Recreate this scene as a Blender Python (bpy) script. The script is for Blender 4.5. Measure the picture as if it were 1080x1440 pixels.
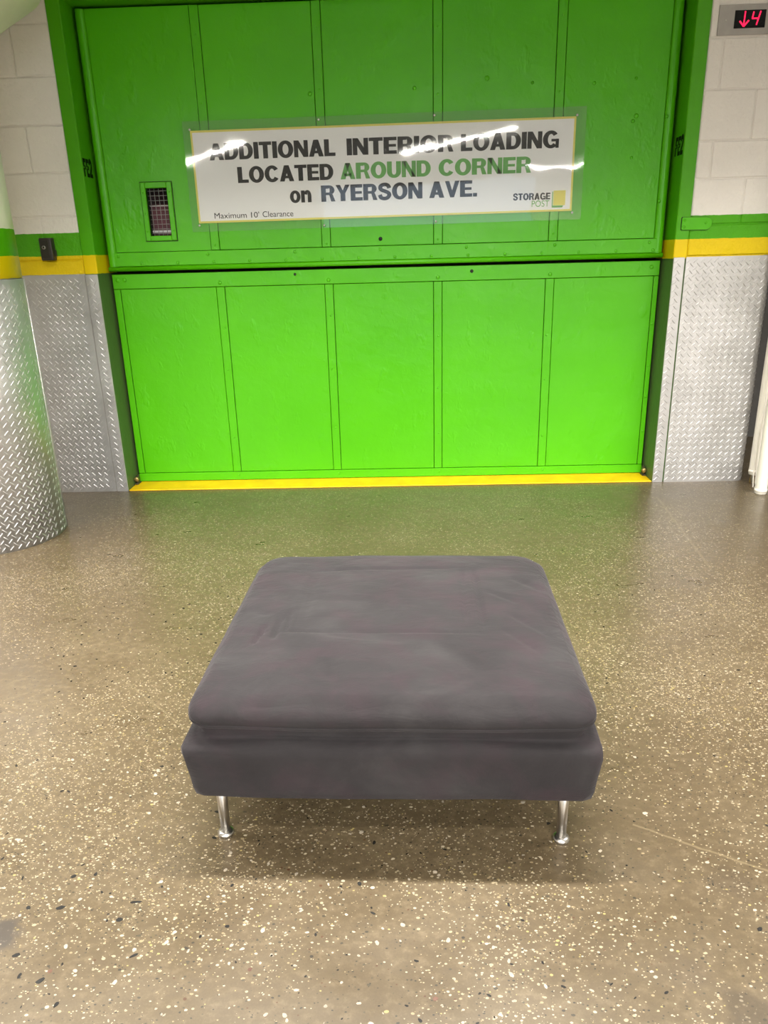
import bpy, bmesh, math, random
from mathutils import Matrix, Vector

# ------------------------------------------------------------------ camera
scene = bpy.context.scene
for o in list(bpy.data.objects):
    bpy.data.objects.remove(o)
COL = scene.collection
CAM_POS = Vector((0.0, -4.4332, 1.3157))
F_PX, PITCH, ROLL, YAW = 1043.67, 0.3337, -0.0266, 0.0313
cam_data = bpy.data.cameras.new('camera')
cam_data.sensor_fit = 'VERTICAL'
cam_data.sensor_height = 36.0
cam_data.lens = F_PX / 1440.0 * 36.0
cam_data.clip_start = 0.05
cam = bpy.data.objects.new('camera', cam_data)
COL.objects.link(cam)
right = Vector((math.cos(YAW), math.sin(YAW), 0))
fwd_h = Vector((-math.sin(YAW), math.cos(YAW), 0))
fwd = fwd_h * math.cos(PITCH) - Vector((0, 0, 1)) * math.sin(PITCH)
up = fwd_h * math.sin(PITCH) + Vector((0, 0, 1)) * math.cos(PITCH)
r_i = right * math.cos(ROLL) + up * math.sin(ROLL)
u_i = up * math.cos(ROLL) - right * math.sin(ROLL)
M3 = Matrix((r_i, u_i, -fwd)).transposed()
cam.matrix_world = Matrix.Translation(CAM_POS) @ M3.to_4x4()
scene.camera = cam

# ------------------------------------------------------------------ world and exposure
world = bpy.data.worlds.new('world')
scene.world = world
world.use_nodes = True
bg = world.node_tree.nodes['Background']
bg.inputs['Color'].default_value = (0.62, 0.78, 1.0, 1)
bg.inputs['Strength'].default_value = 2.6
vs = scene.view_settings
vs.view_transform = 'Standard'
vs.look = 'None'
vs.gamma = 1.0
vs.use_curve_mapping = False
vs.exposure = 0.06
scene.cycles.max_bounces = 8
scene.cycles.diffuse_bounces = 4
scene.cycles.glossy_bounces = 3

# energies of the fluorescent fixtures (watts) and their spread
P_OVER, SPREAD_OVER = 130.0, 124
P_MID, SPREAD_MID = 45.0, 150
P_REAR = 680.0

# ------------------------------------------------------------------ main dimensions (metres)
J = 0.174                      # depth of the door reveal; front wall face is y = -J
XL, XR = -1.676, 1.461         # door opening
ZS, ZT = 1.25, 2.556           # meeting line of the leaves, top of the opening
Z_Y0, Z_Y1, Z_G = 1.256, 1.353, 1.470   # paint bands: yellow, green
CEIL = 3.3
ROOM_L, ROOM_R, ROOM_B = -5.5, 4.6, -14.0
random.seed(7)

# ------------------------------------------------------------------ material helpers
def mat(name):
    m = bpy.data.materials.new(name)
    m.use_nodes = True
    nt = m.node_tree
    b = nt.nodes['Principled BSDF']
    return m, nt, b

def N(nt, t, **kw):
    n = nt.nodes.new(t)
    for k, v in kw.items():
        if k in n.inputs:
            n.inputs[k].default_value = v
        else:
            setattr(n, k, v)
    return n

def L(nt, a, b):
    nt.links.new(a, b)

def ramp(nt, fac, stops, interp='LINEAR'):
    r = nt.nodes.new('ShaderNodeValToRGB')
    r.color_ramp.interpolation = interp
    el = r.color_ramp.elements
    while len(el) < len(stops):
        el.new(0.5)
    for e, (p, c) in zip(el, stops):
        e.position = p
        e.color = (c[0], c[1], c[2], 1) if hasattr(c, '__len__') else (c, c, c, 1)
    L(nt, fac, r.inputs['Fac'])
    return r.outputs['Color']

def mix(nt, fac, a, b, blend='MIX'):
    n = nt.nodes.new('ShaderNodeMix')
    n.data_type = 'RGBA'
    n.blend_type = blend
    for s, v in ((n.inputs[0], fac), (n.inputs[6], a), (n.inputs[7], b)):
        if hasattr(v, 'is_linked'):
            L(nt, v, s)
        elif hasattr(v, '__len__'):
            s.default_value = (v[0], v[1], v[2], 1)
        else:
            s.default_value = v
    return n.outputs[2]

def math_n(nt, op, a, b=None, c=None):
    n = nt.nodes.new('ShaderNodeMath')
    n.operation = op
    for i, v in enumerate((a, b, c)):
        if v is None:
            continue
        if hasattr(v, 'is_linked'):
            L(nt, v, n.inputs[i])
        else:
            n.inputs[i].default_value = v
    return n.outputs[0]

def noise(nt, scale, detail=3, rough=0.5, vec=None, dist=0.0):
    n = N(nt, 'ShaderNodeTexNoise', Scale=scale, Detail=detail, Roughness=rough, Distortion=dist)
    if vec is not None:
        L(nt, vec, n.inputs['Vector'])
    return n.outputs['Fac']

def position(nt):
    return nt.nodes.new('ShaderNodeNewGeometry').outputs['Position']

def mapped(nt, vec, scale=(1, 1, 1), rot=(0, 0, 0), loc=(0, 0, 0)):
    n = nt.nodes.new('ShaderNodeMapping')
    n.inputs['Scale'].default_value = scale
    n.inputs['Rotation'].default_value = rot
    n.inputs['Location'].default_value = loc
    L(nt, vec, n.inputs['Vector'])
    return n.outputs['Vector']

def bump(nt, b, height, strength, dist):
    n = N(nt, 'ShaderNodeBump', Strength=strength, Distance=dist)
    L(nt, height, n.inputs['Height'])
    L(nt, n.outputs['Normal'], b.inputs['Normal'])

def plain(name, col, rough=0.5, metal=0.0, var=0.08, scale=20, spec=None):
    m, nt, b = mat(name)
    p = position(nt)
    n = noise(nt, scale, 4, vec=p)
    c0 = [c * (1 - var) for c in col]
    c1 = [min(1, c * (1 + var)) for c in col]
    L(nt, ramp(nt, n, [(0.3, c0), (0.7, c1)]), b.inputs['Base Color'])
    b.inputs['Roughness'].default_value = rough
    b.inputs['Metallic'].default_value = metal
    if spec is not None: b.inputs['Specular IOR Level'].default_value = spec
    return m

GREEN = (0.072, 0.36, 0.003)
YELLOW = (0.72, 0.53, 0.002)
WHITE = (0.84, 0.81, 0.76)

# glossy enamel on the freight door
def door_paint():
    m, nt, b = mat('door_green_enamel')
    p = position(nt)
    big = noise(nt, 1.7, 3, vec=p)
    col = ramp(nt, big, [(0.3, (0.070, 0.40, 0.002)), (0.7, (0.082, 0.445, 0.003))])
    spot = noise(nt, 34, 5, 0.6, vec=p)
    col = mix(nt, ramp(nt, spot, [(0.70, 0.0), (0.76, 0.55)]), col, (0.05, 0.2, 0.02))
    L(nt, col, b.inputs['Base Color'])
    b.inputs['Roughness'].default_value = 0.33
    b.inputs['Specular IOR Level'].default_value = 0.28
    a = noise(nt, 5.0, 2, vec=p)
    c = noise(nt, 26, 4, 0.55, vec=p, dist=0.6)
    d = ramp(nt, noise(nt, 11, 3, 0.6, vec=mapped(nt, p, (1, 1, 0.6))), [(0.58, 0.0), (0.7, 1.0)])
    h = math_n(nt, 'MULTIPLY_ADD', a, 1.6, math_n(nt, 'MULTIPLY_ADD', c, 0.28, math_n(nt, 'MULTIPLY', d, 0.3)))
    bump(nt, b, h, 0.5, 0.008)
    return m

# wall and frame paint: bands by height, as painted on the wall
def band_paint(name, upper, lower, rough, bump_s, block=False):
    m, nt, b = mat(name)
    p = position(nt)
    sep = nt.nodes.new('ShaderNodeSeparateXYZ')
    L(nt, p, sep.inputs[0])
    wob = noise(nt, 30, 2, vec=p)
    z = math_n(nt, 'MULTIPLY_ADD', math_n(nt, 'SUBTRACT', wob, 0.5), 0.006, sep.outputs['Z'])
    dirt = noise(nt, 3.0, 5, 0.65, vec=p)
    up_c = ramp(nt, dirt, [(0.3, [c * 0.93 for c in upper]), (0.7, upper)])
    col = mix(nt, math_n(nt, 'GREATER_THAN', z, Z_Y0), lower, YELLOW)
    col = mix(nt, math_n(nt, 'GREATER_THAN', z, Z_Y1), col, GREEN)
    col = mix(nt, math_n(nt, 'GREATER_THAN', z, Z_G), col, up_c)
    L(nt, col, b.inputs['Base Color'])
    b.inputs['Roughness'].default_value = rough
    b.inputs['Specular IOR Level'].default_value = 0.28
    if block:
        a = noise(nt, 60, 5, 0.65, vec=p)
        c = noise(nt, 9, 4, 0.6, vec=p, dist=0.8)
        h = math_n(nt, 'MULTIPLY_ADD', a, 0.5, c)
    else:
        h = noise(nt, 14, 3, vec=p)
    bump(nt, b, h, bump_s, 0.01)
    return m

def metal_plate():
    m, nt, b = mat('diamond_plate_aluminium')
    p = position(nt)
    n = noise(nt, 5, 5, 0.65, vec=p)
    L(nt, ramp(nt, n, [(0.3, (0.47, 0.465, 0.46)), (0.55, (0.58, 0.575, 0.575)), (0.75, (0.65, 0.645, 0.655))]), b.inputs['Base Color'])
    b.inputs['Metallic'].default_value = 0.85
    f = noise(nt, 40, 4, 0.6, vec=p)
    L(nt, ramp(nt, f, [(0.3, 0.42), (0.7, 0.56)]), b.inputs['Roughness'])
    return m

def velvet():
    m, nt, b = mat('charcoal_velvet')
    tc = nt.nodes.new('ShaderNodeTexCoord').outputs['Object']
    n1 = noise(nt, 4.2, 5, 0.6, vec=mapped(nt, tc, (1, 1.5, 1)), dist=0.5)
    n2 = noise(nt, 7.5, 4, 0.6, vec=mapped(nt, tc, (1, 1.2, 1), loc=(3.1, 1.7, 0)), dist=0.4)
    n3 = noise(nt, 30, 4, 0.7, vec=mapped(nt, tc, (0.5, 1.6, 1)))
    col = ramp(nt, n1, [(0.28, (0.0170, 0.0152, 0.0168)), (0.5, (0.0230, 0.0210, 0.0228)), (0.72, (0.0345, 0.0325, 0.0340))])
    col = mix(nt, ramp(nt, n2, [(0.46, 0.0), (0.66, 0.55)]), col, (0.0330, 0.0210, 0.0265))
    col = mix(nt, ramp(nt, n3, [(0.35, 0.22), (0.65, 0.0)]), col, (0.0150, 0.0135, 0.0150))
    L(nt, col, b.inputs['Base Color'])
    b.inputs['Roughness'].default_value = 0.85
    b.inputs['Specular IOR Level'].default_value = 0.2
    b.inputs['Sheen Weight'].default_value = 0.12
    b.inputs['Sheen Roughness'].default_value = 0.4
    b.inputs['Sheen Tint'].default_value = (0.62, 0.58, 0.62, 1)
    h = math_n(nt, 'MULTIPLY_ADD', noise(nt, 12, 4, 0.6, vec=mapped(nt, tc, (0.7, 1.5, 1)), dist=1.0), 1.0,
               math_n(nt, 'MULTIPLY', noise(nt, 700, 1, vec=tc), 0.04))
    bump(nt, b, h, 0.28, 0.012)
    return m

def floor_mat():
    m, nt, b = mat('ground_concrete_floor')
    p = position(nt)
    # worn, polished cement
    big = noise(nt, 1.1, 5, 0.6, vec=mapped(nt, p, (1, 1, 0)), dist=0.4)
    med = noise(nt, 5.0, 4, 0.5, vec=mapped(nt, p, (0.8, 1.2, 0)))
    fine = noise(nt, 36, 5, 0.6, vec=mapped(nt, p, (1, 1.3, 0)))
    col = ramp(nt, big, [(0.30, (0.0768, 0.0558, 0.0298)), (0.5, (0.1030, 0.0771, 0.0428)), (0.7, (0.1258, 0.0972, 0.0566))])
    col = mix(nt, ramp(nt, med, [(0.25, 0.55), (0.72, 0.0)]), col, (0.0604, 0.0439, 0.0241))
    grain = noise(nt, 230, 4, 0.75, vec=p)
    col = mix(nt, ramp(nt, fine, [(0.35, 0.40), (0.6, 0.0)]), col, (0.055, 0.040, 0.024))
    col = mix(nt, ramp(nt, fine, [(0.52, 0.0), (0.75, 0.35)]), col, (0.20, 0.155, 0.10))
    col = mix(nt, ramp(nt, grain, [(0.36, 0.35), (0.6, 0.0)]), col, (0.0556, 0.0408, 0.0234))
    col = mix(nt, ramp(nt, grain, [(0.6, 0.0), (0.8, 0.35)]), col, (0.1797, 0.1473, 0.0935))
    # exposed aggregate: several sizes of ground chips, denser where the surface is worn open
    dens = noise(nt, 0.9, 4, 0.6, vec=mapped(nt, p, (1, 1, 0), loc=(5.2, 1.1, 0)))
    warp = N(nt, 'ShaderNodeTexNoise', Scale=18.0, Detail=2.0)
    L(nt, p, warp.inputs['Vector'])
    wv = nt.nodes.new('ShaderNodeVectorMath'); wv.operation = 'MULTIPLY_ADD'
    L(nt, warp.outputs['Color'], wv.inputs[0])
    wv.inputs[1].default_value = (0.010, 0.010, 0)
    L(nt, p, wv.inputs[2])
    def chips(scale, size, share, colours, rot, seedloc, use_dens=0.0):
        nonlocal col
        vv = mapped(nt, wv.outputs[0], (scale, scale * 1.45, 0.0), (0, 0, rot), seedloc)
        vo = N(nt, 'ShaderNodeTexVoronoi', Scale=1.0, Randomness=1.0)
        vo.voronoi_dimensions = '2D'
        L(nt, vv, vo.inputs['Vector'])
        sp = nt.nodes.new('ShaderNodeSeparateColor')
        L(nt, vo.outputs['Color'], sp.inputs[0])
        # random radius per cell, only a share of the cells hold a chip
        rad = math_n(nt, 'MULTIPLY', math_n(nt, 'MULTIPLY_ADD', sp.outputs[1], 0.75, 0.25), size)
        keep = math_n(nt, 'LESS_THAN', sp.outputs[0],
                      math_n(nt, 'MULTIPLY_ADD', math_n(nt, 'SUBTRACT', dens, 0.5), use_dens, share))
        ins = math_n(nt, 'LESS_THAN', vo.outputs['Distance'], rad)
        fac = math_n(nt, 'MULTIPLY', ins, keep)
        c = ramp(nt, sp.outputs[2], colours, 'CONSTANT')
        col = mix(nt, math_n(nt, 'MULTIPLY', fac, 0.85), col, c)
    cream = [(0.0, (0.30, 0.25, 0.165)), (0.45, (0.38, 0.33, 0.24)), (0.75, (0.25, 0.195, 0.115)), (0.93, (0.31, 0.25, 0.10))]
    dark = [(0.0, (0.0229, 0.0204, 0.0143)), (0.4, (0.0392, 0.0345, 0.0234)), (0.7, (0.0131, 0.0126, 0.0103)), (0.94, (0.0522, 0.0188, 0.0078))]
    chips(190, 0.42, 0.11, cream, 0.4, (0, 0, 0), 0.9)
    chips(105, 0.36, 0.11, cream, 1.1, (3.3, 7.1, 0), 1.0)
    chips(62, 0.27, 0.14, cream, 2.0, (1.7, 2.9, 0), 1.0)
    chips(120, 0.34, 0.12, dark, 0.2, (8.3, 4.4, 0), 0.2)
    chips(50, 0.20, 0.09, dark, 0.9, (2.2, 9.7, 0), 0.2)
    # two dark stains, a scratch and a hairline crack
    def seg(ax, ay, bx, by):
        a = Vector((ax, ay, 0)); d = Vector((bx - ax, by - ay, 0)); ln = d.length; d.normalize()
        s = nt.nodes.new('ShaderNodeVectorMath'); s.operation = 'SUBTRACT'
        L(nt, wv.outputs[0], s.inputs[0]); s.inputs[1].default_value = a + Vector((0.005, 0.005, 0))
        t = nt.nodes.new('ShaderNodeVectorMath'); t.operation = 'DOT_PRODUCT'
        L(nt, s.outputs[0], t.inputs[0]); t.inputs[1].default_value = d
        w = nt.nodes.new('ShaderNodeVectorMath'); w.operation = 'DOT_PRODUCT'
        L(nt, s.outputs[0], w.inputs[0]); w.inputs[1].default_value = (-d.y, d.x, 0)
        inr = math_n(nt, 'MULTIPLY', math_n(nt, 'GREATER_THAN', t.outputs['Value'], 0.0), math_n(nt, 'LESS_THAN', t.outputs['Value'], ln))
        return math_n(nt, 'ABSOLUTE', w.outputs['Value']), inr
    for pts, wd, c, k in (((0.535, -2.975, 0.86, -3.155), 0.0030, (0.1797, 0.1411, 0.0831), 0.45),
                          ((1.401, -0.474, 1.311, -1.458), 0.006, (0.1634, 0.1317, 0.0778), 0.35),
                          ((-0.62, -2.62, -0.95, -2.30), 0.003, (0.1634, 0.1317, 0.0778), 0.35)):
        dist, inr = seg(*pts)
        col = mix(nt, math_n(nt, 'MULTIPLY', math_n(nt, 'MULTIPLY', math_n(nt, 'LESS_THAN', dist, wd), inr), k), col, c)
    for cx, cy, r, c, k in ((-0.865, -3.285, 0.06, (0.0425, 0.0361, 0.0312), 0.85), (0.61, -3.45, 0.06, (0.0425, 0.0313, 0.0194), 0.6),
                            (0.70, -3.15, 0.05, (0.0522, 0.0376, 0.0234), 0.35), (0.52, -3.36, 0.05, (0.0522, 0.0376, 0.0234), 0.3)):
        vd = nt.nodes.new('ShaderNodeVectorMath'); vd.operation = 'DISTANCE'
        L(nt, wv.outputs[0], vd.inputs[0]); vd.inputs[1].default_value = (cx + 0.005, cy + 0.005, 0)
        dd = math_n(nt, 'MULTIPLY_ADD', math_n(nt, 'SUBTRACT', noise(nt, 26, 4, 0.6, vec=p), 0.5), 0.09, vd.outputs['Value'])
        col = mix(nt, ramp(nt, math_n(nt, 'DIVIDE', dd, r), [(0.6, k), (1.0, 0.0)]), col, c)
    L(nt, col, b.inputs['Base Color'])
    L(nt, ramp(nt, med, [(0.25, 0.26), (0.75, 0.38)]), b.inputs['Roughness'])
    b.inputs['Specular IOR Level'].default_value = 0.55
    h = math_n(nt, 'MULTIPLY_ADD', noise(nt, 8, 3, vec=p), 1.0, math_n(nt, 'MULTIPLY', grain, 0.10))
    bump(nt, b, h, 0.22, 0.004)
    return m

def emission(name, col, strength):
    m, nt, b = mat(name)
    b.inputs['Base Color'].default_value = (*col, 1)
    b.inputs['Emission Color'].default_value = (*col, 1)
    b.inputs['Emission Strength'].default_value = strength
    b.inputs['Roughness'].default_value = 0.5
    return m

def clear_sheet():
    m, nt, b = mat('clear_acrylic')
    out = nt.nodes['Material Output']
    tr = nt.nodes.new('ShaderNodeBsdfTransparent')
    tr.inputs['Color'].default_value = (0.97, 0.98, 0.97, 1)
    df = N(nt, 'ShaderNodeBsdfDiffuse', Color=(0.8, 0.82, 0.8, 1))
    haze = nt.nodes.new('ShaderNodeMixShader'); haze.inputs[0].default_value = 0.034
    L(nt, tr.outputs[0], haze.inputs[1]); L(nt, df.outputs[0], haze.inputs[2])
    gl = N(nt, 'ShaderNodeBsdfGlossy', Roughness=0.03)
    p = position(nt)
    bp = N(nt, 'ShaderNodeBump', Strength=0.22, Distance=0.01)
    L(nt, noise(nt, 3.0, 2, vec=p), bp.inputs['Height'])
    L(nt, bp.outputs['Normal'], gl.inputs['Normal'])
    fr = N(nt, 'ShaderNodeFresnel', IOR=1.38)
    mx = nt.nodes.new('ShaderNodeMixShader')
    L(nt, fr.outputs[0], mx.inputs[0]); L(nt, haze.outputs[0], mx.inputs[1]); L(nt, gl.outputs[0], mx.inputs[2])
    L(nt, mx.outputs[0], out.inputs['Surface'])
    return m

M = {
    'door': door_paint(),
    'frame': band_paint('frame_paint', GREEN, (0.075, 0.13, 0.042), 0.38, 0.25),
    'block': band_paint('block_paint', WHITE, (0.4, 0.39, 0.36), 0.5, 0.85, True),
    'column': band_paint('column_paint', (0.74, 0.74, 0.66), (0.4, 0.39, 0.36), 0.4, 0.3),
    'yellow': plain('yellow_floor_paint', (0.80, 0.50, 0.003), 0.4, 0, 0.12, 9),
    'plate': metal_plate(),
    'velvet': velvet(),
    'chrome': plain('brushed_steel', (0.55, 0.53, 0.50), 0.30, 1.0, 0.05),
    'steel': plain('dull_steel', (0.36, 0.34, 0.31), 0.42, 0.8, 0.06),
    'floor': floor_mat(),
    'black': plain('black_plastic', (0.004, 0.004, 0.004), 0.25, spec=0.15),
    'boxblack': plain('dark_brown_box', (0.028, 0.024, 0.02), 0.42),
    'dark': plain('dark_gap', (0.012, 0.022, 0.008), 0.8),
    'print_white': plain('white_print', (0.90, 0.89, 0.90), 0.5, 0, 0.01),
    'print_black': plain('black_print', (0.008, 0.008, 0.010), 0.6, spec=0.1),
    'print_green': plain('green_print', (0.10, 0.40, 0.06), 0.5),
    'print_yellow': plain('yellow_print', (0.80, 0.72, 0.12), 0.5, 0, 0.02),
    'acrylic': clear_sheet(),
    'stencil': plain('stencil_black', (0.004, 0.009, 0.004), 0.6, spec=0.1),
    'pvc': plain('white_pvc', (0.80, 0.77, 0.69), 0.35, 0, 0.06, 7),
    'cable': plain('white_cable', (0.76, 0.73, 0.66), 0.45),
    'brass': plain('worn_brass', (0.42, 0.30, 0.12), 0.4, 0.8, 0.3, 60),
    'rust': plain('greasy_iron', (0.10, 0.085, 0.055), 0.45, 0.6, 0.4, 90),
    'wire': plain('mesh_wire', (0.55, 0.52, 0.50), 0.4, 0.4),
    'maroon': plain('maroon_cab_wall', (0.20, 0.06, 0.085), 0.6, 0, 0.2, 8),
    'stripwhite': plain('pale_strip_white', (0.8, 0.8, 0.82), 0.4),
    'ceiling': plain('ceiling_paint', (0.36, 0.35, 0.33), 0.7),
    'sidewall': plain('side_wall_paint', (0.5, 0.48, 0.44), 0.6),
    'recess': plain('dark_recess_wall', (0.07, 0.065, 0.06), 0.7),  # coloured much darker than the side walls
    'tube': emission('fluorescent_tube', (1.0, 0.95, 0.87), 5.0),
    'tube_rear': emission('fluorescent_tube_bright', (1.0, 0.96, 0.88), 7.0),
    'led': emission('red_led', (1.0, 0.008, 0.07), 1.5),
    'housing': plain('white_housing', (0.7, 0.7, 0.68), 0.4),
    'chip_w': plain('cream_stone', (0.30, 0.262, 0.205), 0.42, 0, 0.3, 45, 0.3),
    'chip_d': plain('dark_stone', (0.011, 0.0105, 0.0095), 0.45, 0, 0.6, 45, 0.25),
    'chip_r': plain('red_stone', (0.08, 0.035, 0.02), 0.4, 0, 0.3, 45),
}

# ------------------------------------------------------------------ geometry helpers
def tag(o, label=None, cat=None, group=None, kind=None):
    if label: o['label'] = label
    if cat: o['category'] = cat
    if group: o['group'] = group
    if kind: o['kind'] = kind
    return o

def empty(name, loc):
    o = bpy.data.objects.new(name, None)
    o.empty_display_size = 0.05
    o.location = loc
    COL.objects.link(o)
    return o

ORIGIN = {}
def world_origin(o):
    v = Vector((0, 0, 0))
    while o is not None:
        v = v + Vector(o.location)
        o = o.parent
    return v

class MB:
    """collects shapes in world coordinates, builds one mesh object"""
    def __init__(s):
        s.v, s.f, s.sm = [], [], []
    def add(s, vs_, fs, smooth=False):
        n = len(s.v)
        s.v += [tuple(v) for v in vs_]
        s.f += [tuple(i + n for i in f) for f in fs]
        s.sm += [smooth] * len(fs)
        return s
    def box(s, x0, x1, y0, y1, z0, z1):
        return s.add([(x0, y0, z0), (x1, y0, z0), (x1, y1, z0), (x0, y1, z0), (x0, y0, z1), (x1, y0, z1), (x1, y1, z1), (x0, y1, z1)],
                     [(0, 3, 2, 1), (4, 5, 6, 7), (0, 1, 5, 4), (1, 2, 6, 5), (2, 3, 7, 6), (3, 0, 4, 7)])
    def rbox(s, x0, x1, y0, y1, z0, z1, r=0.003, seg=1):
        bm = bmesh.new()
        bmesh.ops.create_cube(bm, size=1.0, matrix=Matrix.Translation(((x0 + x1) / 2, (y0 + y1) / 2, (z0 + z1) / 2)) @ Matrix.Diagonal((x1 - x0, y1 - y0, z1 - z0, 1)))
        bmesh.ops.bevel(bm, geom=list(bm.edges), offset=r, segments=seg, profile=0.5, affect='EDGES')
        bm.verts.index_update()
        s.add([v.co[:] for v in bm.verts], [[v.index for v in f.verts] for f in bm.faces], seg > 1)
        bm.free()
        return s
    def lathe(s, prof, c=(0, 0, 0), n=32, axis='z', smooth=True, caps=True, a0=0.0):
        vs_, fs = [], []
        for (r, h) in prof:
            for i in range(n):
                a = a0 + 2 * math.pi * i / n
                x, y = r * math.cos(a), r * math.sin(a)
                p = {'z': (x, y, h), 'y': (x, h, -y), 'x': (h, x, y)}[axis]
                vs_.append((p[0] + c[0], p[1] + c[1], p[2] + c[2]))
        for k in range(len(prof) - 1):
            for i in range(n):
                j = (i + 1) % n
                fs.append((k * n + i, k * n + j, (k + 1) * n + j, (k + 1) * n + i))
        if caps:
            fs.append(tuple(range(n - 1, -1, -1)))
            m0 = (len(prof) - 1) * n
            fs.append(tuple(range(m0, m0 + n)))
        return s.add(vs_, fs, smooth)
    def tube(s, pts, r, n=10, closed=False):
        pts = [Vector(p) for p in pts]
        vs_, fs = [], []
        m = len(pts)
        prev = None
        for i, p in enumerate(pts):
            a = pts[(i - 1) % m] if (closed or i > 0) else p
            b_ = pts[(i + 1) % m] if (closed or i < m - 1) else p
            t = (b_ - a).normalized()
            if prev is None:
                ref = Vector((0, 0, 1)) if abs(t.z) < 0.9 else Vector((1, 0, 0))
                u = t.cross(ref).normalized()
            else:
                u = (prev - t * prev.dot(t)).normalized()
            prev = u
            w = t.cross(u)
            rr = r[i] if hasattr(r, '__len__') else r
            for k in range(n):
                an = 2 * math.pi * k / n
                vs_.append(p + (u * math.cos(an) + w * math.sin(an)) * rr)
        for i in range(m if closed else m - 1):
            for k in range(n):
                k2 = (k + 1) % n
                i2 = (i + 1) % m
                fs.append((i * n + k, i * n + k2, i2 * n + k2, i2 * n + k))
        if not closed:
            fs.append(tuple(range(n - 1, -1, -1)))
            fs.append(tuple(range((m - 1) * n, m * n)))
        return s.add(vs_, fs, True)
    def prism(s, poly, y0, y1):
        """polygon of (x, z) points pushed from y0 to y1"""
        n = len(poly)
        vs_ = [(x, y0, z) for x, z in poly] + [(x, y1, z) for x, z in poly]
        fs = [tuple(range(n)), tuple(range(2 * n - 1, n - 1, -1))]
        fs += [(i, i + n, (i + 1) % n + n, (i + 1) % n) for i in range(n)]
        return s.add(vs_, fs)
    def build(s, name, material, parent=None, fix=True):
        o0 = world_origin(parent) if parent is not None else Vector((0, 0, 0))
        me = bpy.data.meshes.new(name)
        me.from_pydata([tuple(Vector(v) - o0) for v in s.v], [], s.f)
        if fix:
            bm = bmesh.new(); bm.from_mesh(me)
            bmesh.ops.recalc_face_normals(bm, faces=list(bm.faces))
            bm.to_mesh(me); bm.free()
        me.polygons.foreach_set('use_smooth', s.sm)
        me.materials.append(material)
        me.update()
        o = bpy.data.objects.new(name, me)
        COL.objects.link(o)
        if parent is not None:
            o.parent = parent
        return o

def at(o, loc):
    """move a built object's origin to loc, keeping it in place"""
    d = Vector(loc) - world_origin(o)
    o.data.transform(Matrix.Translation(-d))
    o.location = Vector(o.location) + d
    return o

# ------------------------------------------------------------------ room shell
fl = MB().box(ROOM_L - .2, ROOM_R + .2, ROOM_B - 3, 1.2, -0.10, 0.0).build('floor', M['floor'])
tag(fl, 'ground tan concrete floor with exposed stone chips', None, None, 'structure')
ce = MB().box(ROOM_L - .2, ROOM_R + .2, ROOM_B - .2, 1.2, CEIL, CEIL + 0.15).build('ceiling', M['ceiling'])
tag(ce, 'painted concrete ceiling above the loading bay', None, None, 'structure')
wl = MB().box(ROOM_L - .2, ROOM_L, ROOM_B, 1.2, 0, CEIL).build('wall_left', M['sidewall'])
tag(wl, 'plain painted side wall left of the loading bay', None, None, 'structure')
wr = MB().box(ROOM_R, ROOM_R + .2, ROOM_B, 1.2, 0, CEIL).build('wall_right', M['sidewall'])
tag(wr, 'plain painted side wall right of the loading bay', None, None, 'structure')
GX0, GX1, GZ = -1.8, 3.0, 2.85         # street opening behind the photographer
wb = MB()
wb.box(ROOM_L, GX0, ROOM_B - .2, ROOM_B, 0, CEIL).box(GX1, ROOM_R, ROOM_B - .2, ROOM_B, 0, CEIL).box(GX0, GX1, ROOM_B - .2, ROOM_B, GZ, CEIL)
tag(wb.build('wall_back', M['sidewall']), 'back wall with a wide opening to the street', None, None, 'structure')
# daylight portal in that opening
pd = bpy.data.lights.new('street_opening_portal', 'AREA')
pd.shape = 'RECTANGLE'; pd.size = GX1 - GX0; pd.size_y = GZ
pd.cycles.is_portal = True
po = bpy.data.objects.new('street_opening_portal', pd)
po.location = ((GX0 + GX1) / 2, ROOM_B - .1, GZ / 2)
po.rotation_euler = (math.radians(90), 0, 0)
COL.objects.link(po)

FRAME_W = 0.072
PIER_R = 2.0                          # right end of the pier beside the door
def block_wall(name, label, x0, x1, joints, first_even, first_odd, round_end=False):
    """painted block wall: body with recessed joints, each block its own piece"""
    b = MB().box(x0, x1, -J + 0.007, 0.12, 1.264, CEIL)
    b.box(x0, x1 - (0.056 if round_end else 0), -J + 0.007, 0.12, 0, 1.264)
    w = tag(b.build(name, M['block']), label, None, None, 'structure')
    cache = {}
    for k in range(len(joints) - 1):
        z0, z1 = joints[k], joints[k + 1]
        x = first_even if k % 2 == 0 else first_odd
        if k == 0 and round_end: x = x0
        while x > x0: x -= 0.45
        while x < x1:
            a, c = max(x, x0), min(x + 0.45, x1)
            x += 0.45
            if c - a < 0.02: continue
            key = (round(c - a, 3), round(z1 - z0, 3))
            jit = random.uniform(-0.0012, 0.0012)
            if key not in cache:
                g = 0.0028
                m = MB().rbox(-(c - a) / 2 + g, (c - a) / 2 - g, -0.02, 0.02, -(z1 - z0) / 2 + g, (z1 - z0) / 2 - g, 0.004)
                o = m.build('block', M['block'], w)
                cache[key] = o.data
            else:
                o = bpy.data.objects.new('block', cache[key]); COL.objects.link(o); o.parent = w
            o.location = ((a + c) / 2, -J + 0.02 + jit, (z0 + z1) / 2)
    return w

jl = [1.106, 1.33, 1.554, 1.768, 1.994, 2.218, 2.45, 2.674, 2.898, 3.12, 3.295]
block_wall('wall_front_left', 'white painted block wall left of the green door with green and yellow bands',
           ROOM_L, XL - FRAME_W, jl, -2.173, -1.948)
jr = [1.266, 1.424, 1.647, 1.825, 2.058, 2.285, 2.51, 2.735, 2.96, 3.295]
block_wall('wall_front_right', 'white painted block wall right of the green door with green and yellow bands',
           XR + FRAME_W, PIER_R, jr, 1.608, 1.796, True)
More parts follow.
